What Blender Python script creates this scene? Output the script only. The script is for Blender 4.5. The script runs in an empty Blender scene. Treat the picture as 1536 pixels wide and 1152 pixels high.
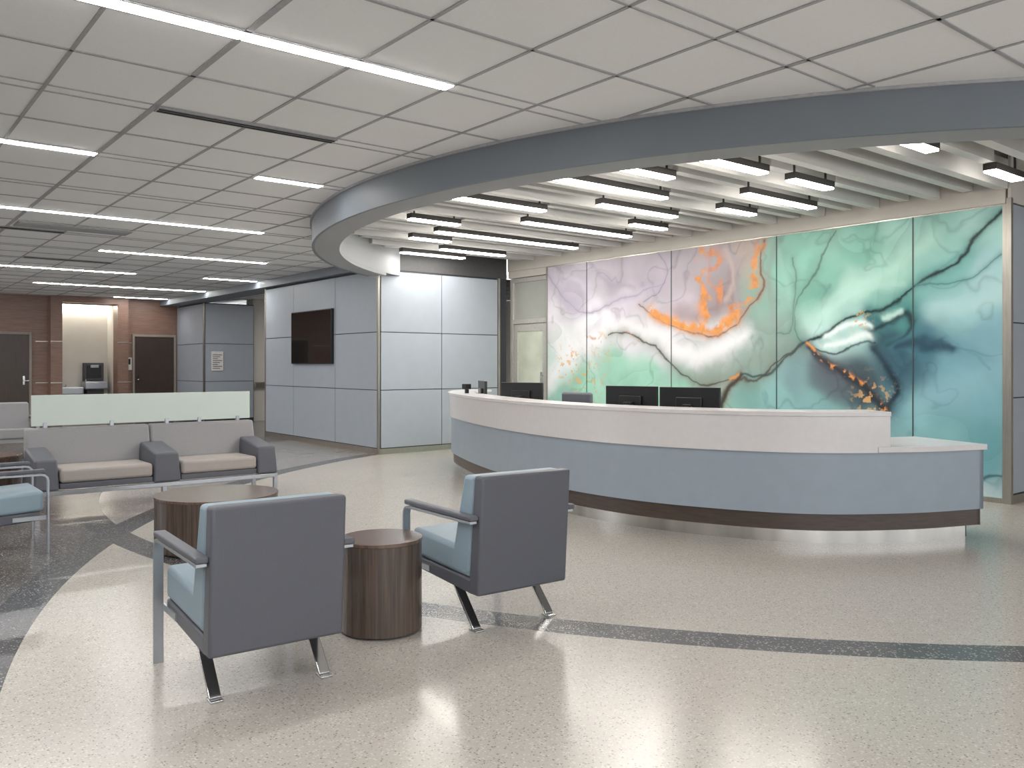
import bpy, bmesh, math, random
import numpy as np
from mathutils import Vector, Matrix
random.seed(4); rng=np.random.RandomState(7)
scene=bpy.context.scene
COL=scene.collection
# ------------------------------------------------------------------ helpers
def lin(c):
    return tuple(((v/255)/12.92 if v/255<=0.04045 else (((v/255)+0.055)/1.055)**2.4) for v in c)
def newmat(name):
    m=bpy.data.materials.new(name); m.use_nodes=True
    return m, m.node_tree.nodes, m.node_tree.links, m.node_tree.nodes['Principled BSDF']
def mat(name,col,rough=0.5,metal=0.0,var=0.04,scale=30.0,bump=0.0,coat=0.0,stretch=(1,1,1)):
    m,N,L,b=newmat(name)
    c=lin(col)
    b.inputs['Roughness'].default_value=rough; b.inputs['Metallic'].default_value=metal
    b.inputs['Coat Weight'].default_value=coat
    tc=N.new('ShaderNodeTexCoord'); mp=N.new('ShaderNodeMapping'); mp.inputs['Scale'].default_value=stretch
    L.new(tc.outputs['Object'],mp.inputs['Vector'])
    nz=N.new('ShaderNodeTexNoise'); nz.inputs['Scale'].default_value=scale; nz.inputs['Detail'].default_value=4
    L.new(mp.outputs[0],nz.inputs['Vector'])
    r=N.new('ShaderNodeValToRGB')
    r.color_ramp.elements[0].position=.3; r.color_ramp.elements[1].position=.7
    r.color_ramp.elements[0].color=tuple(max(0,v*(1-var*2)) for v in c)+(1,)
    r.color_ramp.elements[1].color=tuple(min(1,v*(1+var*2)) for v in c)+(1,)
    L.new(nz.outputs['Fac'],r.inputs['Fac']); L.new(r.outputs['Color'],b.inputs['Base Color'])
    if bump>0:
        bp=N.new('ShaderNodeBump'); bp.inputs['Strength'].default_value=bump; bp.inputs['Distance'].default_value=0.002
        L.new(nz.outputs['Fac'],bp.inputs['Height']); L.new(bp.outputs[0],b.inputs['Normal'])
    return m
def emat(name,col,s):
    m,N,L,b=newmat(name)
    b.inputs['Base Color'].default_value=lin(col)+(1,)
    b.inputs['Emission Color'].default_value=lin(col)+(1,); b.inputs['Emission Strength'].default_value=s
    return m
def empty(name,loc=(0,0,0),rz=0):
    e=bpy.data.objects.new(name,None); COL.objects.link(e); e.location=loc; e.rotation_euler=(0,0,rz)
    e.empty_display_size=.1
    return e
def finish(name,me,m,parent=None,bevel=0,seg=3,smooth=False):
    if m is not None: me.materials.append(m)
    o=bpy.data.objects.new(name,me); COL.objects.link(o)
    if parent is not None: o.parent=parent
    if bevel>0:
        md=o.modifiers.new('bevel','BEVEL'); md.width=bevel; md.segments=seg; md.limit_method='ANGLE'; md.angle_limit=math.radians(40)
        smooth=True
    if smooth:
        for p in me.polygons: p.use_smooth=True
        try:
            me.set_sharp_from_angle(angle=math.radians(40))
        except Exception: pass
    return o
def meshobj(name,verts,faces,m,parent=None,bevel=0,smooth=False,seg=3):
    me=bpy.data.meshes.new(name); me.from_pydata(verts,[],faces)
    bm=bmesh.new(); bm.from_mesh(me); bmesh.ops.recalc_face_normals(bm,faces=bm.faces); bm.to_mesh(me); bm.free()
    return finish(name,me,m,parent,bevel,seg,smooth)
BF=[(0,3,2,1),(4,5,6,7),(0,1,5,4),(1,2,6,5),(2,3,7,6),(3,0,4,7)]
def bv(x0,x1,y0,y1,z0,z1):
    return [(x0,y0,z0),(x1,y0,z0),(x1,y1,z0),(x0,y1,z0),(x0,y0,z1),(x1,y0,z1),(x1,y1,z1),(x0,y1,z1)]
def box(name,x0,x1,y0,y1,z0,z1,m,parent=None,bevel=0,seg=3):
    return meshobj(name,bv(x0,x1,y0,y1,z0,z1),BF,m,parent,bevel,seg=seg)
def boxes(name,lst,m,parent=None,bevel=0):
    v=[];f=[]
    for b in lst:
        k=len(v); v+=bv(*b); f+=[tuple(i+k for i in q) for q in BF]
    return meshobj(name,v,f,m,parent,bevel)
def cyl(name,x,y,z0,z1,r,m,parent=None,n=64,r1=None,bevel=0):
    r1=r if r1 is None else r1
    v=[(x+r*math.cos(2*math.pi*i/n),y+r*math.sin(2*math.pi*i/n),z0) for i in range(n)]
    v+=[(x+r1*math.cos(2*math.pi*i/n),y+r1*math.sin(2*math.pi*i/n),z1) for i in range(n)]
    f=[tuple(range(n))[::-1],tuple(range(n,2*n))]+[(i,(i+1)%n,n+(i+1)%n,n+i) for i in range(n)]
    return meshobj(name,v,f,m,parent,bevel,smooth=True)
def bar(name,a,b,w,t,m,parent=None,bevel=0.003):
    """flat bar from a to b (w across x, t thickness)"""
    a=Vector(a);b=Vector(b);d=(b-a).normalized(); sx=Vector((1,0,0))
    if abs(d.x)>.9: sx=Vector((0,1,0))
    n=d.cross(sx).normalized(); s=n.cross(d).normalized()
    v=[]
    for p in (a,b):
        for i,j in((-1,-1),(1,-1),(1,1),(-1,1)): v.append(tuple(p+s*w/2*i+n*t/2*j))
    return meshobj(name,v,[(0,3,2,1),(4,5,6,7),(0,1,5,4),(1,2,6,5),(2,3,7,6),(3,0,4,7)],m,parent,bevel)
def yzplate(name,pts,t,x0,x1,m,parent=None,bevel=0.002):
    """flat bar bent in the YZ plane: centreline pts, thickness t, from x0 to x1"""
    P=[Vector((p[0],p[1])) for p in pts]; Ls=[];Rs=[]
    for i,p in enumerate(P):
        d0=(P[i]-P[i-1]).normalized() if i>0 else (P[1]-P[0]).normalized()
        d1=(P[i+1]-P[i]).normalized() if i<len(P)-1 else d0
        n0=Vector((-d0.y,d0.x)); n1=Vector((-d1.y,d1.x)); n=(n0+n1).normalized(); k=t/2/max(.3,n.dot(n0))
        Ls.append(p+n*k); Rs.append(p-n*k)
    v=[];f=[];n=len(P)
    for q in range(n):
        for x in(x0,x1):
            v.append((x,Ls[q].x,Ls[q].y)); v.append((x,Rs[q].x,Rs[q].y))
    for q in range(n-1):
        a=4*q;b=a+4
        f+=[(a,a+1,b+1,b),(a+2,b+2,b+3,a+3),(a,b,b+2,a+2),(a+1,a+3,b+3,b+1)]
    f+=[(0,2,3,1),(4*n-4,4*n-3,4*n-1,4*n-2)]
    return meshobj(name,v,f,m,parent,bevel)
def catmull(P,n=12):
    P=[np.array(p,float) for p in P]; P=[2*P[0]-P[1]]+P+[2*P[-1]-P[-2]]; out=[]
    for i in range(1,len(P)-2):
        for k in range(n):
            t=k/n
            out.append(.5*((2*P[i])+(-P[i-1]+P[i+1])*t+(2*P[i-1]-5*P[i]+4*P[i+1]-P[i+2])*t*t+(-P[i-1]+3*P[i]-3*P[i+1]+P[i+2])*t**3))
    out.append(P[-2]); return np.array(out)
# ------------------------------------------------------------------ materials
M_panel=mat('panel_bluegrey',(164,172,181),.38,.0,.01,6)
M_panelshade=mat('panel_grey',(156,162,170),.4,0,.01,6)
M_seam=mat('seam_dark',(62,66,72),.5,.3)
M_alu=mat('brushed_aluminium',(176,172,164),.32,.85,.05,60,stretch=(1,1,.05))
M_chrome=mat('chrome',(200,200,200),.12,1,.01)
M_satin=mat('satin_steel',(172,176,182),.3,.8,.02)
M_char=mat('charcoal_wall',(72,72,74),.6)
M_white=mat('white_solid_surface',(222,219,220),.25,0,.01,20,coat=.2)
M_blue=mat('desk_blue_laminate',(155,167,179),.4,0,.015,8)
M_tile=mat('ceiling_tile',(242,242,242),.9,0,.01,90,bump=.2)
M_grid=mat('grid_shade_and_trim_grey',(168,168,170),.6)  # reveal shadow as grey on the tile grid; plain grey on frames and trim
M_slot=mat('slot_black',(28,28,30),.5)
M_ring=mat('soffit_bluegrey',(116,123,131),.5,0,.01,3)
M_ringu=mat('soffit_underside',(160,162,165),.6,0,.01,3)
M_beige=mat('beige_paint',(206,201,193),.7,0,.01,5)
M_baffle=mat('baffle_grey',(214,212,209),.6,0,.01,5)
M_fix=mat('fixture_black',(56,53,51),.45)
M_dark=mat('plenum_dark',(78,78,80),.9)
M_black=mat('black_plastic',(26,27,30),.35)
M_screen=mat('tv_glass',(10,10,12),.08,0,.01,3,coat=.5)
M_uph=mat('upholstery_charcoal',(89,91,99),.5,0,.02,120,bump=.15)
M_uphblue=mat('upholstery_lightblue',(137,156,168),.5,0,.02,120,bump=.1)
M_uphgrey=mat('upholstery_grey',(150,149,151),.55,0,.02,90,bump=.1)
M_uphtaupe=mat('upholstery_taupe',(163,156,151),.55,0,.02,90,bump=.1)
M_frost=mat('frosted_glass',(205,216,210),.45,0,.005,4)
M_light=emat('led_lens',(255,253,250),42)
M_lightd=emat('led_lens_warm',(255,250,242),34)
M_alcove=emat('alcove_cove_light',(255,250,240),18)
M_signw=mat('sign_white',(215,212,208),.5)
def wood(name,c1,c2,stretch,rough=.35,scale=6):
    m,N,L,b=newmat(name)
    tc=N.new('ShaderNodeTexCoord'); mp=N.new('ShaderNodeMapping'); mp.inputs['Scale'].default_value=stretch
    L.new(tc.outputs['Object'],mp.inputs['Vector'])
    nz=N.new('ShaderNodeTexNoise'); nz.inputs['Scale'].default_value=scale; nz.inputs['Detail'].default_value=6; nz.inputs['Roughness'].default_value=.65
    L.new(mp.outputs[0],nz.inputs['Vector'])
    r=N.new('ShaderNodeValToRGB'); r.color_ramp.elements[0].position=.32; r.color_ramp.elements[1].position=.68
    r.color_ramp.elements[0].color=lin(c1)+(1,); r.color_ramp.elements[1].color=lin(c2)+(1,)
    L.new(nz.outputs['Fac'],r.inputs['Fac']); L.new(r.outputs['Color'],b.inputs['Base Color'])
    b.inputs['Roughness'].default_value=rough
    return m
M_drum=wood('walnut_vertical',(60,51,46),(102,87,78),(9,9,.25),.25)
M_drumtop=wood('walnut_top',(84,66,58),(112,92,82),(1.2,12,1),.2)
M_deskwood=wood('walnut_desk_band',(66,55,49),(84,71,64),(2,2,30),.35,3)
M_wallwood=wood('walnut_wall',(116,90,77),(138,109,95),(1,1,14),.4,3)
M_door=wood('dark_door_veneer',(50,39,34),(68,54,47),(14,14,.4),.35)
# terrazzo floor: three ground colours divided by two curved dark bands
def floor_mat():
    m,N,L,b=newmat('terrazzo_floor')
    tc=N.new('ShaderNodeTexCoord')
    def math_(op,a,bb=None):
        n=N.new('ShaderNodeMath'); n.operation=op
        for i,v in enumerate((a,bb)):
            if v is None: continue
            if isinstance(v,(int,float)): n.inputs[i].default_value=v
            else: L.new(v,n.inputs[i])
        return n.outputs[0]
    def dist(cx,cy):
        n=N.new('ShaderNodeVectorMath'); n.operation='DISTANCE'; L.new(tc.outputs['Object'],n.inputs[0]); n.inputs[1].default_value=(cx,cy,0)
        return n.outputs['Value']
    d1=dist(9.63,7.44); d2=dist(10.78,1.70)
    out1=math_('GREATER_THAN',d1,7.87); out2=math_('GREATER_THAN',d2,10.63)
    s1=math_('LESS_THAN',math_('ABSOLUTE',math_('SUBTRACT',d1,7.87)),.115)
    s2=math_('LESS_THAN',math_('ABSOLUTE',math_('SUBTRACT',d2,10.63)),.12)
    strip=math_('MAXIMUM',s1,s2)
    both=math_('MULTIPLY',out1,out2)
    def mix(f,a,bb):
        n=N.new('ShaderNodeMix'); n.data_type='RGBA'; L.new(f,n.inputs[0])
        for i,v in((6,a),(7,bb)):
            if isinstance(v,tuple): n.inputs[i].default_value=lin(v)+(1,)
            else: L.new(v,n.inputs[i])
        return n.outputs[2]
    c=mix(out2,(185,179,171),(146,143,140))
    c=mix(both,c,(104,102,101))
    c=mix(strip,c,(80,81,84))
    def chips(scale,thr):
        v=N.new('ShaderNodeTexVoronoi'); v.inputs['Scale'].default_value=scale; L.new(tc.outputs['Object'],v.inputs['Vector'])
        sp=N.new('ShaderNodeSeparateColor'); L.new(v.outputs['Color'],sp.inputs[0])
        near=math_('LESS_THAN',v.outputs['Distance'],.42)
        return math_('MULTIPLY',math_('GREATER_THAN',sp.outputs[0],thr),near), sp.outputs[1]
    f1,_=chips(105,.88); f2,_=chips(85,.68); f3,_=chips(150,.78)
    def mulmix(f,a,amount,colr):
        n=N.new('ShaderNodeMix'); n.data_type='RGBA'; L.new(math_('MULTIPLY',f,amount),n.inputs[0]); L.new(a,n.inputs[6]); n.inputs[7].default_value=lin(colr)+(1,); return n.outputs[2]
    c=mulmix(f2,c,.38,(226,223,217)); c=mulmix(f3,c,.4,(128,120,112)); c=mulmix(f1,c,.6,(92,84,77))
    nz=N.new('ShaderNodeTexNoise'); nz.inputs['Scale'].default_value=1.3; L.new(tc.outputs['Object'],nz.inputs['Vector'])
    L.new(c,b.inputs['Base Color'])
    L.new(math_('ADD',math_('MULTIPLY',nz.outputs['Fac'],.06),.17),b.inputs['Roughness'])
    return m
M_floor=floor_mat()
# ------------------------------------------------------------------ room
CX,CY,RO,RI=9.9,6.1,6.32,6.01
ZC=2.97
XL,XR,YB,YF=-7.5,13.0,-5.5,21.9
meshobj('floor',[(XL,YB,0),(XR,YB,0),(XR,YF+.8,0),(XL,YF+.8,0)],[(0,1,2,3)],M_floor)
# ceiling with circular opening (opening passes out through right side)
def arc(R,a0,a1,n=96):
    return [(CX+R*math.cos(a0+(a1-a0)*i/n),CY+R*math.sin(a0+(a1-a0)*i/n)) for i in range(n+1)]
alow=-math.acos((XR-CX)/RO); ahigh=-alow
A=arc(RO-.02,alow,-(2*math.pi-ahigh),160)      # sweeps clockwise through the left side
v=[(XL,YB,ZC),(XR,YB,ZC)]+[(x,y,ZC) for x,y in A]+[(XR,YF+.8,ZC),(XL,YF+.8,ZC)]
meshobj('ceiling',v,[tuple(range(len(v)))],M_tile)
# ceiling grid: grey strips carry the shadow of the tile reveals in their colour
g=[]; wide=[]
def vseg(c,y0,y1,w): g.append((c-w/2,c+w/2,y0,y1,ZC-.006,ZC-.001))
k=-14
while 1.554+.61*k<XR:
    c=1.554+.61*k; k+=1
    if c<XL: continue
    w=.034 if (k%4==1) else .02
    if c>CX-RO:
        h=math.sqrt(max(0,RO**2-(c-CX)**2)); vseg(c,YB,CY-h,w); vseg(c,CY+h,YF,w)
    else: vseg(c,YB,YF,w)
k=-13
while 4.02+.7375*k<YF:
    y=4.02+.7375*k
    xr=XR
    if abs(y-CY)<RO: xr=CX-math.sqrt(RO**2-(y-CY)**2)
    if y>CY+5: xr=min(xr,6.4)
    if k%2==0:
        g.append((XL,xr,y-.072,y-.058,ZC-.006,ZC-.001)); g.append((XL,xr,y+.058,y+.072,ZC-.006,ZC-.001))
    else: g.append((XL,xr,y-.011,y+.011,ZC-.006,ZC-.001))
    k+=1
boxes('ceiling_grid',g,M_grid)
# linear lights; unseen runs near the camera and far left are added for brightness
rows={1.07:[(-3.9,1.55)],-1.88:[(-3.9,4.0)],4.02:[(-3.9,2.774)],6.97:[(-3.3,-2.1),(.335,1.555),(2.8,3.41)],9.87:[(-3.3,4.06)],12.77:[(-4.2,.4),(2.88,5.3)],
      15.65:[(-3.3,4.12),(5.3,6.3)],17.6:[(7.2,9.6)],18.5:[(-3,1.8),(3.0,6.3)],21.2:[(-1,1.4),(5.1,6.3)]}  # corridor run is an added lamp that brightens the corridor
n=0
for y,segs in rows.items():
    for a,b in segs:
        x=b
        while x>a+.3:
            x0=max(a,x-1.22)
            e=empty('linear_ceiling_light')
            box('lens',x0+.008,x-.008,y-.045,y+.045,ZC-.012,ZC-.002,M_light,e)
            box('trim',x0,x,y-.055,y+.055,ZC-.008,ZC-.001,M_tile,e)
            x-=1.22
# slot diffusers
for (x0,x1,y) in [(1.57,2.79,5.5),(.95,2.17,11.3),(2.17,3.39,14.2),(-2,-.8,5.5),(2.8,4.0,.0)]:
    e=empty('slot_air_diffuser')
    box('frame',x0,x1,y-.055,y+.055,ZC-.012,ZC-.001,M_grid,e)
    box('slot_1',x0+.01,x1-.01,y-.030,y-.014,ZC-.018,ZC-.011,M_slot,e)
    box('slot_2',x0+.01,x1-.01,y+.014,y+.030,ZC-.018,ZC-.011,M_slot,e)
e=empty('return_air_grille'); box('frame',1.6,2.8,10.75,11.1,ZC-.015,ZC-.001,M_grid,e)
boxes('louvers',[(1.62,2.78,10.77+.04*i,10.785+.04*i,ZC-.02,ZC-.014) for i in range(8)],M_grid,e)
# curved soffit ring
def arcstrip(name,R0,R1,z0,z1,a0,a1,m,parent=None,n=140):
    v=[];f=[]
    for i in range(n+1):
        a=a0+(a1-a0)*i/n
        for R,z in((R0,z0),(R1,z0),(R1,z1),(R0,z1)): v.append((CX+R*math.cos(a),CY+R*math.sin(a),z))
    for i in range(n):
        k=4*i
        for j in range(4): f.append((k+j,k+(j+1)%4,k+4+(j+1)%4,k+4+j))
    f+=[(0,1,2,3),(4*n,4*n+3,4*n+2,4*n+1)]
    return meshobj(name,v,f,m,parent,smooth=True)
aend=math.pi-math.asin((11.27-CY)/RO)
astart=math.pi+math.radians(88)
ring=empty('curved_ceiling_soffit')
arcstrip('fascia',RO-.03,RO,2.70,ZC-.001,aend,astart,M_ring,ring)
arcstrip('underside',RI,RO-.03,2.705,2.745,aend,astart,M_ringu,ring)
arcstrip('inner_drum_face',RI,RI+.03,2.746,3.6,math.pi-math.asin((11.27-CY)/RI),astart,M_ringu,ring)
arcstrip('edge_trim',RO,RO+.02,ZC-.02,ZC-.001,aend,astart,M_grid,ring)
box('ceiling_plenum',3.5,XR,-1.2,13,3.6,3.64,M_dark)
# baffles
def xin(y): return CX-math.sqrt(max(.01,(RI-.02)**2-(y-CY)**2))
fixtures=[(3.12,6.18,6.79),(3.12,7.85,8.46),(4.42,5.22,6.42),(5.07,5.30,5.94),(4.42,6.82,7.48),(5.07,7.03,8.25),(5.72,7.49,8.1),(5.72,4.86,6.6),
 (6.37,6.3,7.52),(7.02,7.49,8.1),(7.02,4.88,6.1),(7.72,6.38,8.2),(8.37,5.2,5.9),(9.6,5.98,6.62),(8.97,5.97,8.41),(10.27,6.92,8.1),(10.92,6.64,7.8),(3.77,5.55,5.8)]
bl=[]
y=1.17
k=0
while y<11.2:
    x0=xin(y)
    if x0<8.7:
        if k%2==1:
            bl.append((x0,8.96,y-.05,y+.05,3.09,3.38))
        else:
            fx=sorted([(a,b) for (fy,a,b) in fixtures if abs(fy-y)<.12])
            cur=x0
            for a,b in fx:
                if a-cur>.15: bl.append((cur,a-.03,y-.05,y+.05,3.12,3.38))
                cur=b+.03
            if 8.96-cur>.15: bl.append((cur,8.96,y-.05,y+.05,3.12,3.38))
    y+=.325; k+=1
boxes('ceiling_baffles',bl,M_baffle)
for i,(y,a,b) in enumerate(fixtures):
    e=empty('baffle_pendant_light')
    box('housing',a,b,y-.056,y+.056,3.065,3.125,M_fix,e)
    box('lens',a+.01,b-.01,y-.052,y+.052,3.048,3.0649,M_lightd,e)
    boxes('hangers',[(a+.06,a+.075,y-.008,y+.008,3.126,3.6),(b-.075,b-.06,y-.008,y+.008,3.126,3.6)],M_fix,e)
boxes('ceiling_plenum_rail',[(x-.04,x+.04,1.2,11.25,3.39,3.45) for x in(5.6,6.8,8.0)],M_char)
# ------------------------------------------------------------------ panel-clad blocks
def panel_face(name,axis,const,sgn,s_list,z_list,m,parent,t=.02,gap=.012):
    L=[]
    for i in range(len(s_list)-1):
        for j in range(len(z_list)-1):
            a,b=s_list[i]+gap/2,s_list[i+1]-gap/2; z0,z1=z_list[j]+gap/2,z_list[j+1]-gap/2
            c0,c1=sorted((const,const+sgn*t))
            L.append((c0,c1,a,b,z0,z1) if axis=='x' else (a,b,c0,c1,z0,z1))
    boxes(name,L,m,parent,.0015)
ZL=[.09,.98,1.87,2.81]
w=empty('wall_tv_block')
box('core',6.48,8.96,11.30,15.6,0,2.83,M_seam,w)
panel_face('panels_front','x',6.48,-1,[11.32,12.70,14.33,15.58],ZL,M_panel,w)
panel_face('panels_side','y',11.30,-1,[6.50,7.62,8.76],ZL,M_panel,w)
box('corner_trim',6.452,6.482,11.272,11.305,0,2.83,M_alu,w)
box('end_trim',6.455,6.5,15.58,15.62,0,2.83,M_alu,w)
box('side_end_trim',8.76,8.80,11.265,11.32,0,2.83,M_alu,w)
box('top_charcoal_band',6.5,8.96,11.29,11.5,2.832,3.6,M_char,w)
boxes('baseboard_metal',[(6.455,6.482,11.3,15.6,0,.085),(6.47,8.78,11.268,11.302,0,.085)],M_alu,w)
box('trim_bulkhead',6.34,6.9,11.31,21.88,2.835,ZC-.001,M_ring)
# tv
tv=empty('wall_television')
box('bezel',6.405,6.455,12.74,14.30,1.385,2.305,M_black,tv,.004)
box('screen',6.401,6.4049,12.755,14.285,1.40,2.29,M_screen,tv)
# far column block
w=empty('wall_column_block')
box('core',6.76,7.96,19.93,21.88,0,2.83,M_seam,w)
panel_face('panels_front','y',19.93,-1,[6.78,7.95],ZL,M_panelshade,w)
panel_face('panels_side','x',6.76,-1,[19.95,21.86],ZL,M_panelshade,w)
box('corner_trim',6.735,6.765,19.905,19.935,0,2.83,M_alu,w)
sg=empty('directory_sign'); box('plate',6.92,7.2,19.885,19.908,1.23,1.69,M_signw,sg,.003)
boxes('text_lines',[(6.95,7.17-.05*(i%3),19.882,19.8849,1.60-.045*i,1.615-.045*i) for i in range(8)],M_seam,sg)
# corridor behind
box('wall_corridor_end',7.98,XR,20.0,20.45,0,ZC-.002,M_beige)
box('wall_corridor_side',8.97,9.1,11.6,15.5,0,ZC-.002,M_beige)
e=empty('corridor_handrail'); box('rail',8.0,12,19.9,19.94,.82,.96,M_alu,e,.01); boxes('brackets',[(x,x+.04,19.94,20.0,.86,.9) for x in(8.2,9.6,11)],M_alu,e)
# ------------------------------------------------------------------ back (walnut) wall
YW=21.9
w=empty('wall_back')
boxes('walnut_cladding',[(XL,4.10,YW,YW+.15,0,ZC),(5.29,6.77,YW,YW+.15,0,ZC),(4.10,5.29,YW,YW+.15,2.80,ZC)],M_wallwood,w)
boxes('pilasters',[(3.86,4.10,YW-.28,YW-.001,0,2.96),(5.29,5.53,YW-.28,YW-.001,0,2.96),(4.10,5.29,YW-.28,YW-.001,2.82,2.96)],M_wallwood,w)
boxes('metal_reveals',[(XL,2.38,YW-.006,YW,z,z+.02) for z in(.95,1.9)]+[(3.6,3.86,YW-.006,YW,z,z+.02) for z in(.95,1.9)]+
      [(5.53,5.70,YW-.006,YW,z,z+.02) for z in(.95,1.9)]+[(3.855,4.105,YW-.288,YW-.279,z,z+.02) for z in(.95,1.9)]+[(5.285,5.535,YW-.288,YW-.279,z,z+.02) for z in(.95,1.9)],M_alu,w)
boxes('alcove_lining',[(4.04,4.10,YW+.151,YW+.7,0,2.85),(5.29,5.35,YW+.151,YW+.7,0,2.85),(4.04,5.35,YW+.7,YW+.76,0,2.85)],M_beige,w)
box('alcove_top',4.04,5.35,YW+.151,YW+.7,2.851,2.9,M_beige,w)
e=empty('alcove_cove_light'); box('lens',4.12,5.27,YW+.55,YW+.68,2.80,2.82,M_alcove,e)
for nm,x0,x1 in(('door_1',2.46,3.52),('door_2',5.68,6.72)):
    d=empty(nm)
    box('leaf',x0+.06,x1-.06,YW-.03,YW-.002,.01,2.05,M_door,d)
    boxes('frame',[(x0,x0+.055,YW-.05,YW-.001,0,2.12),(x1-.055,x1,YW-.05,YW-.001,0,2.12),(x0+.055,x1-.055,YW-.05,YW-.001,2.06,2.12)],mat(nm+'_frame_paint',(140,131,122),.5),d,.004)
    hx=x1-.16 if nm=='door_1' else x0+.14
    box('lever_plate',hx-.02,hx+.02,YW-.04,YW-.031,.92,1.12,M_chrome,d); box('lever',hx-.02,hx+.11,YW-.075,YW-.055,1.0,1.02,M_chrome,d,.004); box('lever_stem',hx-.01,hx+.01,YW-.06,YW-.035,1.0,1.02,M_chrome,d)
e=empty('restroom_sign'); box('plate',5.555,5.675,YW-.02,YW-.001,1.25,1.55,M_signw,e); box('pictogram',5.59,5.64,YW-.023,YW-.0201,1.38,1.52,M_black,e)
# drinking fountain with bottle filler
e=empty('drinking_fountain')
box('filler_panel',4.72,5.16,YW+.5,YW+.69,.98,1.42,M_char,e,.01)
box('filler_recess',4.78,5.1,YW+.48,YW+.499,1.05,1.36,M_black,e,.005)
box('filler_head',4.85,5.03,YW+.42,YW+.48,1.30,1.37,M_satin,e,.01)
box('basin_high',4.68,5.2,YW+.2,YW+.69,.78,.97,M_satin,e,.03)
box('apron_high',4.75,5.13,YW+.35,YW+.69,.48,.779,M_char,e,.02)
box('basin_low',4.14,4.66,YW+.2,YW+.69,.66,.84,M_satin,e,.03)
box('apron_low',4.2,4.6,YW+.35,YW+.69,.4,.659,M_satin,e,.02)
cyl('spout_low',4.3,YW+.45,.84,.9,.02,M_chrome,e,16); cyl('spout_high',4.75,YW+.45,.965,1.02,.015,M_chrome,e,16)
# ------------------------------------------------------------------ enclosing walls (unseen; glazed openings added to admit fill light)
def fill_glazing_wall(name,axis,c0,c1,a,b,z=ZC):
    e=empty(name); L=[]
    def bx(s0,s1,z0,z1): return (c0,c1,s0,s1,z0,z1) if axis=='x' else (s0,s1,c0,c1,z0,z1)
    L=[bx(a,b,0,.3),bx(a,b,2.75,z)]
    s=a; n=int((b-a)/2.2); st=(b-a)/n
    for i in range(n+1):
        p=min(max(a+st*i,a+.06),b-.06); L.append(bx(p-.06,p+.06,.3,2.75))
    boxes('frame_and_sill',L,M_beige,e)
    return e
box('wall_left',XL-.15,XL,YB,13,0,ZC,M_beige)
fill_glazing_wall('wall_left_fill_glazing','x',XL-.15,XL,13,YF)
fill_glazing_wall('wall_front_fill_glazing','y',YB-.15,YB,XL,XR)
box('wall_right',XR,XR+.15,YB,YF,0,3.6,M_beige)
# ------------------------------------------------------------------ mural wall
XM=8.97
w=empty('wall_mural')
box('core',XM+.03,XM+.18,3.42,10.25,0,3.6,M_beige,w)
box('over_door',XM+.03,XM+.18,10.251,11.29,2.84,3.6,M_beige,w)
box('trim_mural_bulkhead',XM,XM+.029,3.42,11.28,2.955,3.6,M_beige)
w=empty('trim_mural')
boxes('frame',[(XM-.008,XM+.029,10.235,10.27,0,2.95),(XM-.008,XM+.029,3.41,3.445,0,2.95),(XM-.008,XM+.029,3.445,10.235,2.935,2.95),(XM-.01,XM+.029,3.445,10.235,0,.05)],M_alu,w)
boxes('panel_joints',[(XM-.006,XM+.0,yy-.006,yy+.006,.05,2.935) for yy in(9.33,7.66,6.0,4.33)],mat('joint_dark',(60,74,74),.4),w)
# right block
w=empty('wall_right_block')
box('core',XM+.181,XR-.01,3.40,3.9,0,3.6,M_seam,w)
box('corner_trim',XM-.02,XM+.03,3.36,3.405,0,3.0,M_alu,w)
panel_face('panels','y',3.40,-1,[9.01,10.2,11.4,12.6],[.09,1.04,1.78,2.95],M_panel,w,.025)
box('core_return',XM+.031,XM+.18,3.39,3.415,0,3.6,M_seam,w)
box('upper_wall',XM+.0,XR-.01,3.37,3.399,2.96,3.6,M_beige,w)
box('baseboard_metal',9.0,XR-.01,3.36,3.398,0,.085,M_alu,w)
# door with transom beside the mural
d=empty('door_3')
Mfr=mat('door_frame_alu',(196,194,188),.4,.3)
X0,X1=XM+.06,XM+.11
boxes('frame',[(X0,X1+.04,10.27,10.33,0,2.83),(X0,X1+.04,11.20,11.28,0,2.83),(X0,X1+.04,10.33,11.2,2.76,2.83),(X0,X1+.04,10.33,11.2,2.06,2.14)],Mfr,d,.004)
M_glassd=mat('door_glass_frosted',(202,208,192),.3,0,.07,2.5)
boxes('leaf_frame',[(X0+.01,X1,10.34,10.45,.01,2.05),(X0+.01,X1,11.09,11.19,.01,2.05),(X0+.01,X1,10.45,11.09,1.93,2.05),(X0+.01,X1,10.45,11.09,.01,.25)],Mfr,d,.003)
box('leaf_glass',X0+.025,X1-.01,10.45,11.09,.25,1.93,M_glassd,d)
box('transom_glass',X0+.025,X1-.01,10.33,11.2,2.14,2.76,mat('transom_glass',(172,174,168),.25,0,.02,3),d)
box('push_bar',X0-.04,X0-.015,10.42,10.45,.85,1.25,M_chrome,d,.005)
boxes('push_bar_posts',[(X0-.02,X0+.012,10.425,10.445,.9,.92),(X0-.02,X0+.012,10.425,10.445,1.18,1.2)],M_chrome,d)
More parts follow.
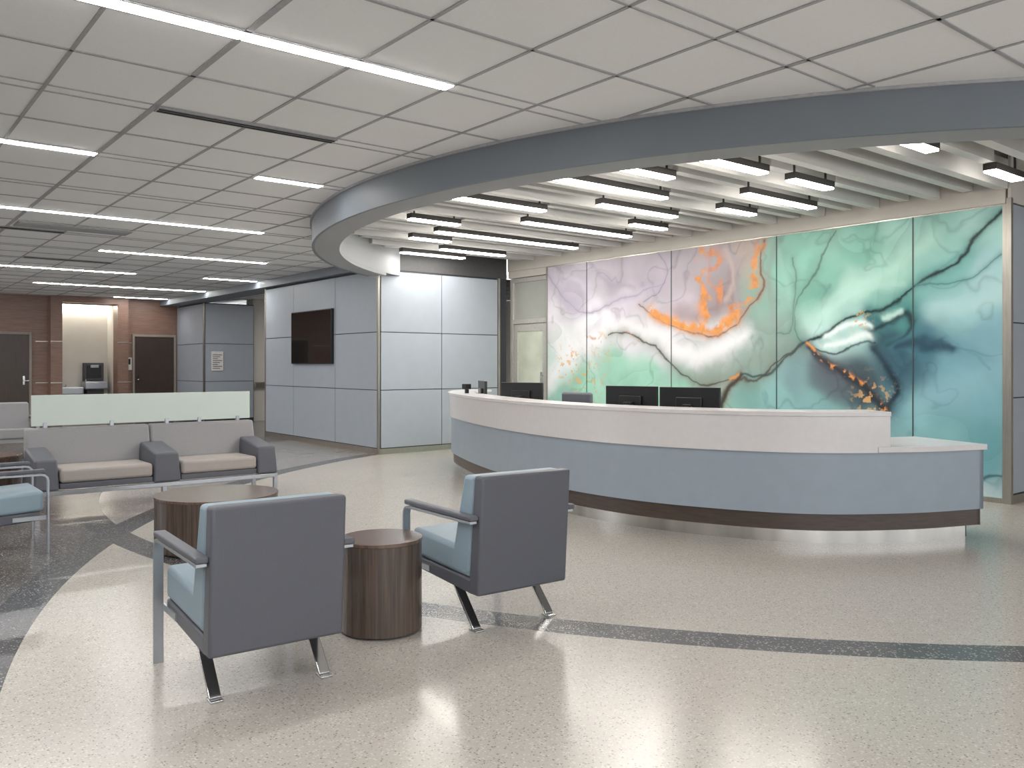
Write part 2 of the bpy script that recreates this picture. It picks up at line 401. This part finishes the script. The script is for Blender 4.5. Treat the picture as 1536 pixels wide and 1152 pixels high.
# ---- mural artwork, per-vertex pigment on a dense mesh (metric wall coordinates s along wall, t up)
def pixel_to_wall(x,y):
    """project an image pixel coordinate onto the mural wall, in metres (s,t)"""
    a=(x-768)/1265; dd=8.97/(.6266+.7793*a)  # input is an image pixel, cast through the camera to the wall plane
    return (10.23-dd*(.7793-.6266*a), 1.36+(548-y)*dd/1265)
NW,NH=1240,520
S,T=np.meshgrid(np.linspace(0,10.235-3.445,NW),np.linspace(.05,2.935,NH))
def vnoise(sx,tx,scale,seed):
    r=np.random.RandomState(seed); G=r.rand(64,64)
    u=sx*scale+seed*.37; v_=tx*scale+seed*.71
    i=np.floor(u).astype(int); j=np.floor(v_).astype(int); fu=u-i; fv=v_-j
    fu=fu*fu*fu*(fu*(fu*6-15)+10); fv=fv*fv*fv*(fv*(fv*6-15)+10)
    i0=i%64;i1=(i+1)%64;j0=j%64;j1=(j+1)%64
    return (G[j0,i0]*(1-fu)+G[j0,i1]*fu)*(1-fv)+(G[j1,i0]*(1-fu)+G[j1,i1]*fu)*fv
def fbm(sx,tx,scale,seed,o=4):
    t=0;a=1;n=0
    for k in range(o): t=t+a*vnoise(sx,tx,scale*2**k,seed+k*3); n+=a; a*=.5
    return t/n
wx=(fbm(S,T,1.3,1,3)-.5)*.45; wy=(fbm(S,T,1.3,11,3)-.5)*.45
S1=S+wx; T1=T+wy
S2=S+(fbm(S,T,2.2,21,6)-.5)*.20; T2=T+(fbm(S,T,2.2,31,6)-.5)*.20
pts=[(835,420,200,192,206),(835,480,222,218,225),(860,440,192,183,200),(920,400,184,174,188),(980,400,180,170,184),(940,450,202,194,207),(960,480,216,212,220),  # colour points placed by image pixel coordinates
(900,490,230,230,234),(1000,515,212,212,220),(1060,520,200,202,208),(1030,400,168,158,168),(1090,400,166,154,162),(1080,440,164,150,156),(1120,380,180,160,152),(1020,465,184,174,186),
(850,520,228,233,233),(835,560,195,220,212),(840,590,140,196,180),(870,575,142,202,178),(930,540,148,208,184),(980,560,152,213,188),(1040,590,142,207,184),(950,590,132,198,174),
(1060,555,156,170,162),(1120,530,145,168,158),(1160,500,140,168,156),(1120,590,115,168,162),(1160,460,132,178,162),(1170,400,128,192,172),(1200,380,134,202,182),(1240,400,124,192,172),
(1300,360,112,188,168),(1350,400,150,212,192),(1300,430,160,210,194),(1230,450,108,176,158),(1250,480,165,210,200),(1420,350,145,210,197),(1480,330,160,214,206),(1430,400,118,190,184),
(1470,430,160,208,212),(1440,470,150,203,208),(1490,500,128,186,200),(1450,550,120,178,194),(1480,600,112,172,184),(1420,600,114,171,184),(1395,520,62,122,142),(1350,520,24,60,78),
(1330,490,44,110,116),(1360,560,50,98,116),(1340,600,88,145,158),(1390,640,118,175,182),(1300,500,172,217,213),(1250,510,186,222,218),(1290,570,62,84,94),(1250,560,88,102,112),
(1200,560,116,155,160),(1170,590,126,180,180),(1230,600,120,172,174),(1320,640,122,178,184),(1480,680,98,165,174),(1440,680,118,178,184),(1490,735,186,212,216),(1160,650,126,180,180),(1370,470,66,150,144),(1340,450,128,190,176)]
num=np.zeros(S.shape+(3,)); den=np.zeros(S.shape)
for x,y,r_,g_,b_ in pts:
    ps,pt=pixel_to_wall(x,y); w_=1/((S1-ps)**2+(T1-pt)**2+.006)**2.3
    c=lin((r_,g_,b_))
    for q in range(3): num[...,q]+=w_*c[q]
    den+=w_
C=num/den[...,None]
# cloudy pigment blooms with soft one-sided edges
cl=fbm(S1,T1,1.8,41,5); C*=(.76+.50*cl)[...,None]
rg=1-np.abs(2*fbm(S1,T1,1.5,141,4)-1); C*=(1-.22*np.clip((rg-.93)/.07,0,1)**1.5)[...,None]   # fine dried-ink ridges
f=fbm(S1,T1,.8,51,2)
for lv,st in((.40,.14),(.55,.16),(.66,.14)):
    x_=(f-lv); C*=(1-st*np.exp(-np.clip(x_,0,1)/.03)*(x_>0)*np.clip(fbm(S,T,1.2,57,2)*2-.5,0,1))[...,None]
def vein(P,col,wid,strength=1.0,halo=0,halocol=None,ws=.6,seed=0,blobs=0,SS=None,bs=8):  # path points are image pixel coordinates
    Sx,Tx=(S2,T2) if SS is None else SS
    R_=catmull([pixel_to_wall(*p) for p in P],5); D=np.full(S.shape,9.)
    for a,b in zip(R_[:-1],R_[1:]):
        ab=b-a; L2=max(1e-9,ab@ab); h=np.clip(((Sx-a[0])*ab[0]+(Tx-a[1])*ab[1])/L2,0,1)
        D=np.minimum(D,np.hypot(Sx-a[0]-h*ab[0],Tx-a[1]-h*ab[1]))
    nz=fbm(S,T,4,61+seed,4); ww=wid*np.clip(1-ws+2*ws*nz,.15,3)
    global C
    if halo>0:
        k=(.75*np.exp(-(D/halo)**1.3)*(.35+1.1*fbm(S1,T1,3,81+seed,3)))[...,None]; k=np.clip(k,0,1); C=C*(1-k)+np.array(lin(halocol))*k
    k=strength*np.exp(-(D/ww)**2.2)
    if blobs: k=k*np.clip((fbm(S2,T2,bs,71+seed,5)-blobs)*12,0,1)
    k=np.clip(k,0,1)[...,None]
    shade=(.8+.45*fbm(S,T,14,171+seed,3))[...,None] if blobs else 1.0
    C=C*(1-k)+np.array(lin(col))*shade*k
OR=(222,140,48)
vein([(822,578),(850,535),(905,498),(960,500),(1010,525),(1060,528),(1120,500)],(234,234,238),.14,.85,seed=1)
vein([(1045,572),(1100,560),(1150,540),(1190,510)],(128,148,138),.14,.6,seed=2)
vein([(1160,480),(1150,420),(1165,370)],(140,156,148),.05,.6,seed=3)
vein([(1215,480),(1260,440),(1330,415),(1400,350)],(180,226,208),.10,.5,seed=40)
vein([(1235,470),(1290,440),(1360,425)],(176,220,207),.06,.5,seed=41)
vein([(1170,380),(1180,430),(1200,470)],(155,205,185),.05,.4,seed=42)
vein([(1380,600),(1440,590),(1503,570)],(140,190,202),.16,.45,seed=43)
vein([(1400,470),(1450,455),(1503,440)],(182,222,222),.10,.5,seed=44)
vein([(1100,420),(1085,450),(1060,470),(1020,470)],(150,128,130),.10,.6,seed=45)
vein([(1090,380),(1105,420),(1090,450)],(196,172,164),.05,.6,seed=46)
vein([(840,415),(870,425),(900,470),(880,500)],(212,205,220),.06,.5,seed=34)
vein([(880,395),(905,420),(950,430)],(160,148,172),.05,.5,seed=47)
# ink lines
vein([(910,504),(950,506),(985,524),(1020,556),(1060,577),(1100,572),(1135,570),(1170,545),(1205,512)],(72,68,62),.012,.9,.08,(118,130,114),seed=4)
vein([(1083,617),(1092,590),(1108,568)],(60,52,48),.03,.9,.05,(120,90,60),seed=5)
vein([(1205,512),(1196,490),(1200,450),(1215,420),(1235,385),(1260,345)],(60,104,92),.010,.75,.07,(105,155,136),seed=6)
vein([(1165,500),(1190,490),(1195,430),(1190,390)],(80,108,100),.008,.6,.05,(112,150,136),seed=7)
vein([(1205,512),(1250,492),(1300,470),(1345,447),(1380,430),(1420,405),(1450,375),(1480,345),(1503,318)],(14,44,46),.016,1,.06,(56,128,120),seed=8)
vein([(1380,432),(1430,425),(1470,410),(1503,385)],(60,115,120),.007,.7,.03,(90,150,150),seed=9)
vein([(1300,500),(1320,480),(1350,465),(1365,480),(1355,500),(1330,510)],(12,40,48),.025,.9,.06,(40,110,115),seed=10)
vein([(1310,520),(1330,545),(1345,580),(1330,605)],(15,40,55),.045,.9,.11,(44,84,102),seed=12)
vein([(1345,515),(1380,510),(1400,520),(1430,525)],(20,60,80),.05,.8,.13,(64,122,140),seed=13)
vein([(1212,518),(1240,545),(1270,560),(1300,585),(1325,612)],(40,38,45),.055,.85,.10,(74,80,90),seed=14)
vein([(1225,520),(1255,530),(1285,522),(1310,510)],(30,60,68),.013,.9,seed=15)
vein([(1240,500),(1270,495),(1300,490)],(230,244,242),.035,.85,seed=16)
vein([(1240,515),(1275,515),(1300,505)],(230,244,242),.035,.85,seed=17)
vein([(1320,470),(1345,462)],(190,232,222),.04,.8,seed=36)
vein([(1205,512),(1180,540),(1160,560),(1110,568)],(50,70,72),.015,.9,seed=18)
vein([(1480,560),(1440,520),(1410,505)],(90,150,165),.015,.5,seed=19)
vein([(1475,722),(1490,712),(1503,712)],(30,80,90),.02,.8,seed=22)
vein([(820,400),(840,440),(870,470),(900,462),(960,440),(1000,425)],(150,138,165),.010,.5,.05,(180,170,192),seed=23)
vein([(985,380),(1000,410),(990,440),(965,455)],(120,110,138),.009,.6,.06,(168,158,176),seed=24)
# orange / gold pigment
vein([(1146,360),(1140,400),(1143,430),(1122,470),(1088,496),(1040,499),(1000,490),(975,472),(955,456)],(112,76,62),.010,.85,.04,(170,130,110),seed=25)
vein([(1141,364),(1130,400),(1133,430),(1112,466),(1083,490),(1040,492),(1000,484),(978,468)],OR,.055,.95,seed=26,blobs=.46,bs=11)
vein([(1108,476),(1070,488),(1030,489),(1000,482),(982,470)],(230,146,44),.085,1,seed=27,ws=.5,blobs=.38,bs=9)
vein([(1050,372),(1054,400),(1048,425),(1058,445),(1056,465),(1078,482)],OR,.085,1,seed=28,blobs=.48,bs=10)
vein([(1064,378),(1080,395),(1070,415),(1084,440),(1096,458),(1112,462)],(214,128,58),.08,.9,seed=29,blobs=.5,bs=10)
vein([(1215,518),(1240,545),(1275,560),(1300,582),(1325,610)],OR,.03,1,seed=30,blobs=.5,bs=14)
vein([(1212,512),(1222,522)],OR,.025,1,seed=31)
vein([(1095,572),(1105,566)],OR,.02,.9,seed=32)
vein([(880,508),(930,500),(960,514)],(200,140,90),.02,.7,seed=33,blobs=.5,bs=14)
fleck=np.clip((fbm(S,T,20,91,3)-.64)*18,0,1)
mx=sum(np.exp(-(((S-pixel_to_wall(x,y)[0])**2+(T-pixel_to_wall(x,y)[1])**2)/rr**2)) for x,y,rr in((855,548,.28),(885,572,.28),(905,520,.2),(1310,600,.2),(1290,480,.1)))
k=(fleck*np.clip(mx*1.1,0,.8))[...,None]; C=C*(1-k)+np.array(lin((225,170,90)))*k
lum=(C@np.array([.21,.72,.07]))[...,None]; C=lum+(C-lum)*.84
C=np.clip(C*1.0,0.003,.95)
V=np.stack([np.full(S.size,XM-.001),(10.235-S).ravel(),T.ravel()],1)
idx=np.arange(NW*NH).reshape(NH,NW)
F=np.stack([idx[:-1,:-1],idx[1:,:-1],idx[1:,1:],idx[:-1,1:]],-1).reshape(-1,4)
me=bpy.data.meshes.new('mural'); me.vertices.add(len(V)); me.vertices.foreach_set('co',V.ravel())
me.loops.add(F.size); me.loops.foreach_set('vertex_index',F.ravel().astype(np.int32))
me.polygons.add(len(F)); me.polygons.foreach_set('loop_start',(np.arange(len(F))*4).astype(np.int32))
me.update(calc_edges=True); me.validate()
at=me.color_attributes.new('pigment','FLOAT_COLOR','POINT')
at.data.foreach_set('color',np.concatenate([C.reshape(-1,3),np.ones((S.size,1))],1).ravel().astype(np.float32))
m,N,L,b=newmat('abstract_ink_mural'); an=N.new('ShaderNodeAttribute'); an.attribute_name='pigment'
L.new(an.outputs['Color'],b.inputs['Base Color']); b.inputs['Roughness'].default_value=.3; b.inputs['Specular IOR Level'].default_value=.3
finish('abstract_ink_mural',me,m)
# ------------------------------------------------------------------ reception desk
OUT=catmull([(7.03,2.84),(6.35,3.12),(5.72,3.60),(5.33,4.35),(5.17,5.1),(5.2,5.9),(5.36,6.7),(5.64,7.6),(5.98,8.45),(6.3,9.1),(6.75,9.65),(7.3,10.0)],16)
tan=np.gradient(OUT,axis=0); tan/=np.linalg.norm(tan,axis=1)[:,None]; nor=np.stack([tan[:,1],-tan[:,0]],1)
def deskstrip(name,i0,i1,o0,o1,z0,z1,m,parent,bevel=0):
    P=OUT[i0:i1]; Nn=nor[i0:i1]; v=[];f=[]
    for p,n_ in zip(P,Nn):
        a=p+n_*o0; b_=p+n_*o1
        v+=[(a[0],a[1],z0),(b_[0],b_[1],z0),(b_[0],b_[1],z1),(a[0],a[1],z1)]
    n=len(P)
    for i in range(n-1):
        k=4*i
        for j in range(4): f.append((k+j,k+(j+1)%4,k+4+(j+1)%4,k+4+j))
    f+=[(0,1,2,3),(4*n-4,4*n-1,4*n-2,4*n-3)]
    return meshobj(name,v,f,m,parent,bevel,smooth=True,seg=2)
NP=len(OUT)
isp=int(np.argmin(np.hypot(OUT[:,0]-6.17,OUT[:,1]-3.22)))
dk=empty('reception_desk')
deskstrip('blue_front',0,NP,0,.05,.235,.70,M_blue,dk)
deskstrip('wood_band',0,NP,.03,.08,.105,.2349,M_deskwood,dk)
deskstrip('toe_kick',2,NP,.085,.12,0,.105,mat('kick_steel',(200,198,194),.22,.9,.12,5,stretch=(1,1,.05)),dk)
deskstrip('plinth',1,NP,.12,.68,.0,.2,M_char,dk)
deskstrip('white_fascia',isp,NP,-.03,.03,.70,.975,M_white,dk)
deskstrip('transaction_top',isp-1,NP,-.045,.30,.9751,1.01,M_white,dk,.004)
deskstrip('low_counter',0,isp+2,-.04,.72,.701,.745,M_white,dk,.004)
deskstrip('work_surface',isp+2,NP,.06,.74,.70,.735,mat('worktop_grey',(190,190,188),.4),dk)
deskstrip('inner_back_panel',isp,NP,.031,.06,.735,.975,M_blue,dk)
deskstrip('low_upstand',isp-1,isp+1,-.03,.3,.745,.975,M_white,dk)
deskstrip('inner_skirt',0,NP,.66,.68,.2,.70,M_blue,dk)
p0=OUT[0];n0=nor[0]; t0=tan[0]
def pt(o,s): q=p0+n0*o+t0*s; return q
vv=[pt(0,0),pt(.66,0),pt(.66,.04),pt(0,.04)]
meshobj('end_panel',[(q[0],q[1],z) for z in(.235,.70) for q in vv],BF,M_blue,dk)
vv=[pt(.03,.01),pt(.66,.01),pt(.66,.05),pt(.03,.05)]
meshobj('end_wood_band',[(q[0],q[1],z) for z in(.105,.2349) for q in vv],BF,M_deskwood,dk)
# monitors
def monitor(x,y,rz,z=.735,arm=True):
    e=empty('computer_monitor',(x,y,z),rz)    # back of screen faces -Y local
    box('housing',-.28,.28,0,.03,.09,.43,M_black,e,.006)
    box('rear_bulge',-.12,.12,-.025,.0,.16,.34,M_black,e,.008)
    box('display',-.27,.27,.0301,.032,.105,.42,M_screen,e)
    box('arm_joint',-.04,.04,-.07,-.025,.2,.28,M_black,e,.006)
    cyl('pole',0,-.07,.0,.26,.018,M_black,e,20)
    box('base',-.11,.11,-.15,.06,.0,.012,M_black,e,.004)
    bar('cross_arm',(-.16,-.05,.11),(.16,-.05,.11),.03,.03,M_black,e)
    return e
monitor(5.86,5.50,math.radians(-78)); monitor(5.93,4.86,math.radians(-70))
monitor(6.10,7.42,math.radians(-72)); monitor(6.34,8.50,math.radians(-118))
e=empty('desk_telephone',(6.05,8.02,.735),math.radians(-80))
meshobj('body',[(-.1,-.1,0),(.1,-.1,0),(.1,.1,0),(-.1,.1,0),(-.1,-.1,.12),(.1,-.1,.12),(.1,.1,.03),(-.1,.1,.03)],BF,M_black,e,.005)
box('handset',-.1,-.05,-.11,.09,.125,.16,M_black,e,.01)
e=empty('card_reader',(6.13,8.52,1.012),0); box('stand',-.02,.02,-.02,.02,0,.05,M_black,e,.005); box('head',-.05,.05,-.03,.04,.05,.12,M_black,e,.01)
def office_chair(x,y,rz):
    e=empty('office_chair',(x,y,0),rz)
    box('seat',-.25,.25,-.24,.24,.44,.52,M_uph,e,.03)
    box('back',-.23,.23,-.27,-.21,.58,1.03,M_uph,e,.03)
    bar('back_bracket',(0,-.18,.46),(0,-.26,.65),.06,.015,M_black,e)
    cyl('gas_lift',0,0,.1,.44,.025,M_chrome,e,20)
    for i in range(5):
        a=i*2*math.pi/5; bar('spoke_%d'%i,(0,0,.1),(.28*math.cos(a),.28*math.sin(a),.075),.04,.025,M_black,e)
        cyl('caster_%d'%i,.28*math.cos(a),.28*math.sin(a),0,.06,.025,M_black,e,16)
    for s in(-1,1):
        bar('arm_post_%d'%s,(s*.27,0,.47),(s*.27,0,.66),.04,.02,M_black,e); box('arm_pad_%d'%s,s*.27-.035,s*.27+.035,-.12,.12,.66,.685,M_black,e,.008)
office_chair(6.62,6.78,math.radians(60)); office_chair(6.85,7.5,math.radians(100))
# ------------------------------------------------------------------ lounge chairs
def lounge_chair(x,y,rz,seatm=None,shell=None):
    sm=seatm or M_uphblue; sh=shell or M_uph
    e=empty('lounge_armchair',(x,y,0),rz)
    meshobj('back_shell',[(-.285,.03,.20),(.285,.03,.20),(.285,.12,.20),(-.285,.12,.20),(-.285,-.01,.805),(.285,-.01,.805),(.285,.065,.805),(-.285,.065,.805)],BF,sh,e,.014)
    meshobj('back_cushion',[(-.284,.115,.30),(.284,.115,.30),(.284,.30,.30),(-.284,.30,.30),(-.284,.066,.80),(.284,.066,.80),(.284,.165,.80),(-.284,.165,.80)],BF,sm,e,.02)
    meshobj('seat_base',[(-.285,.09,.20),(.285,.09,.20),(.285,.68,.235),(-.285,.68,.235),(-.285,.10,.275),(.285,.10,.275),(.285,.68,.30),(-.285,.68,.30)],BF,sh,e,.01)
    meshobj('seat_cushion',[(-.283,.12,.276),(.283,.12,.276),(.283,.70,.30),(-.283,.70,.30),(-.283,.12,.42),(.283,.12,.42),(.283,.70,.45),(-.283,.70,.45)],BF,sm,e,.025)
    for i,s in enumerate((-1,1)):
        xo=s*.312
        yzplate('arm_frame_%d'%i,[(.72,0),(.72,.52),(.715,.545),(.70,.562),(.675,.57),(.03,.575)],.014,xo-.022,xo+.022,M_satin,e)
        box('arm_pad_%d'%i,xo-.027,xo+.027,-.0+.02,.70,.583,.61,sh,e,.008)
        box('side_rail_%d'%i,s*.287-.003 if s>0 else s*.287-.006,s*.287+.006 if s>0 else s*.287+.003,.5,.72,.24,.27,M_satin,e)
        bar('rear_leg_%d'%i,(s*.235,.30,.205),(s*.235,.115,.012),.05,.014,M_chrome,e)
        box('rear_foot_%d'%i,s*.235-.027,s*.235+.027,.085,.15,0,.012,M_chrome,e,.003)
    return e
lounge_chair(1.43,3.285,math.radians(-3))
lounge_chair(2.79,3.345,math.radians(-3))
lounge_chair(.49,7.19,math.radians(-90))
lounge_chair(2.0,14.6,math.radians(180),M_uphgrey,M_uphgrey)
lounge_chair(1.1,14.6,math.radians(180),M_uphgrey,M_uphgrey)
# drum tables
def drum(x,y,r,h):
    e=empty('drum_side_table' if r<.35 else 'drum_coffee_table',(x,y,0))
    cyl('body',0,0,.012,h-.02,r,M_drum,e,96); cyl('top',0,0,h-.0195,h,r+.004,M_drumtop,e,96,bevel=.003)
    cyl('foot_ring',0,0,0,.012,r-.03,M_black,e,48)
drum(2.205,3.82,.208,.475); drum(2.25,6.34,.44,.40); drum(1.13,9.45,.30,.50)
# ------------------------------------------------------------------ tandem sofa with privacy screen
sf=empty('tandem_sofa')
Y0=8.55
def wedge(name,x0,x1,m):  # upholstered arm block
    meshobj(name,[(x0,Y0,.22),(x1,Y0,.22),(x1,Y0+.62,.22),(x0,Y0+.62,.22),(x0+.015,Y0+.03,.50),(x1-.015,Y0+.03,.50),(x1-.015,Y0+.55,.58),(x0+.015,Y0+.55,.58)],BF,m,sf,.02)
wedge('arm_1',1.39,1.60,M_uph); wedge('arm_2',2.42,2.68,M_uph); wedge('arm_3',3.46,3.68,M_uph)
for i,(a,b) in enumerate(((1.605,2.415),(2.685,3.455))):
    box('seat_cushion_%d'%i,a,b,Y0+.01,Y0+.55,.28,.41,M_uphtaupe,sf,.03)
    box('seat_pan_%d'%i,a,b,Y0+.02,Y0+.6,.225,.279,M_uph,sf,.008)
for i,(a,b) in enumerate(((1.42,2.55),(2.555,3.66))):
    meshobj('back_%d'%i,[(a,Y0+.52,.30),(b,Y0+.52,.30),(b,Y0+.70,.30),(a,Y0+.70,.30),(a,Y0+.62,.75),(b,Y0+.62,.75),(b,Y0+.74,.75),(a,Y0+.74,.75)],BF,M_uphgrey,sf,.025)
box('front_rail',1.40,3.68,Y0+.005,Y0+.05,.175,.215,M_satin,sf,.004)
box('rear_rail',1.40,3.68,Y0+.6,Y0+.64,.175,.215,M_satin,sf,.004)
for i,x in enumerate((1.40,3.64)):
    box('side_rail_%d'%i,x,x+.04,Y0+.051,Y0+.599,.175,.215,M_satin,sf,.003)
    box('front_leg_%d'%i,x,x+.04,Y0+.005,Y0+.045,0,.174,M_satin,sf,.003); box('rear_leg_%d'%i,x,x+.04,Y0+.6,Y0+.64,0,.174,M_satin,sf,.003)
box('front_leg_mid',2.53,2.57,Y0+.1,Y0+.14,0,.22,M_satin,sf,.003)
box('privacy_screen',1.48,3.64,Y0+.68,Y0+.695,.77,1.07,M_frost,sf,.003)
for i,x in enumerate((1.6,2.2,2.74,3.08,3.5)): box('screen_clip_%d'%i,x-.018,x+.018,Y0+.665,Y0+.71,.74,.80,M_satin,sf,.003)
# ------------------------------------------------------------------ world + camera
wd=bpy.data.worlds.new('daylight'); scene.world=wd; wd.use_nodes=True
bg=wd.node_tree.nodes['Background']; bg.inputs[0].default_value=(.96,.98,1,1); bg.inputs[1].default_value=2.6
cam=bpy.data.cameras.new('camera'); co=bpy.data.objects.new('camera',cam); COL.objects.link(co)
co.location=(0,0,1.36); co.rotation_euler=(math.radians(90),0,math.radians(-38.8))
cam.sensor_width=36; cam.lens=1265/1536*36; cam.shift_y=-28/1536; cam.clip_end=200
scene.camera=co
scene.view_settings.view_transform='Standard'; scene.view_settings.exposure=.12
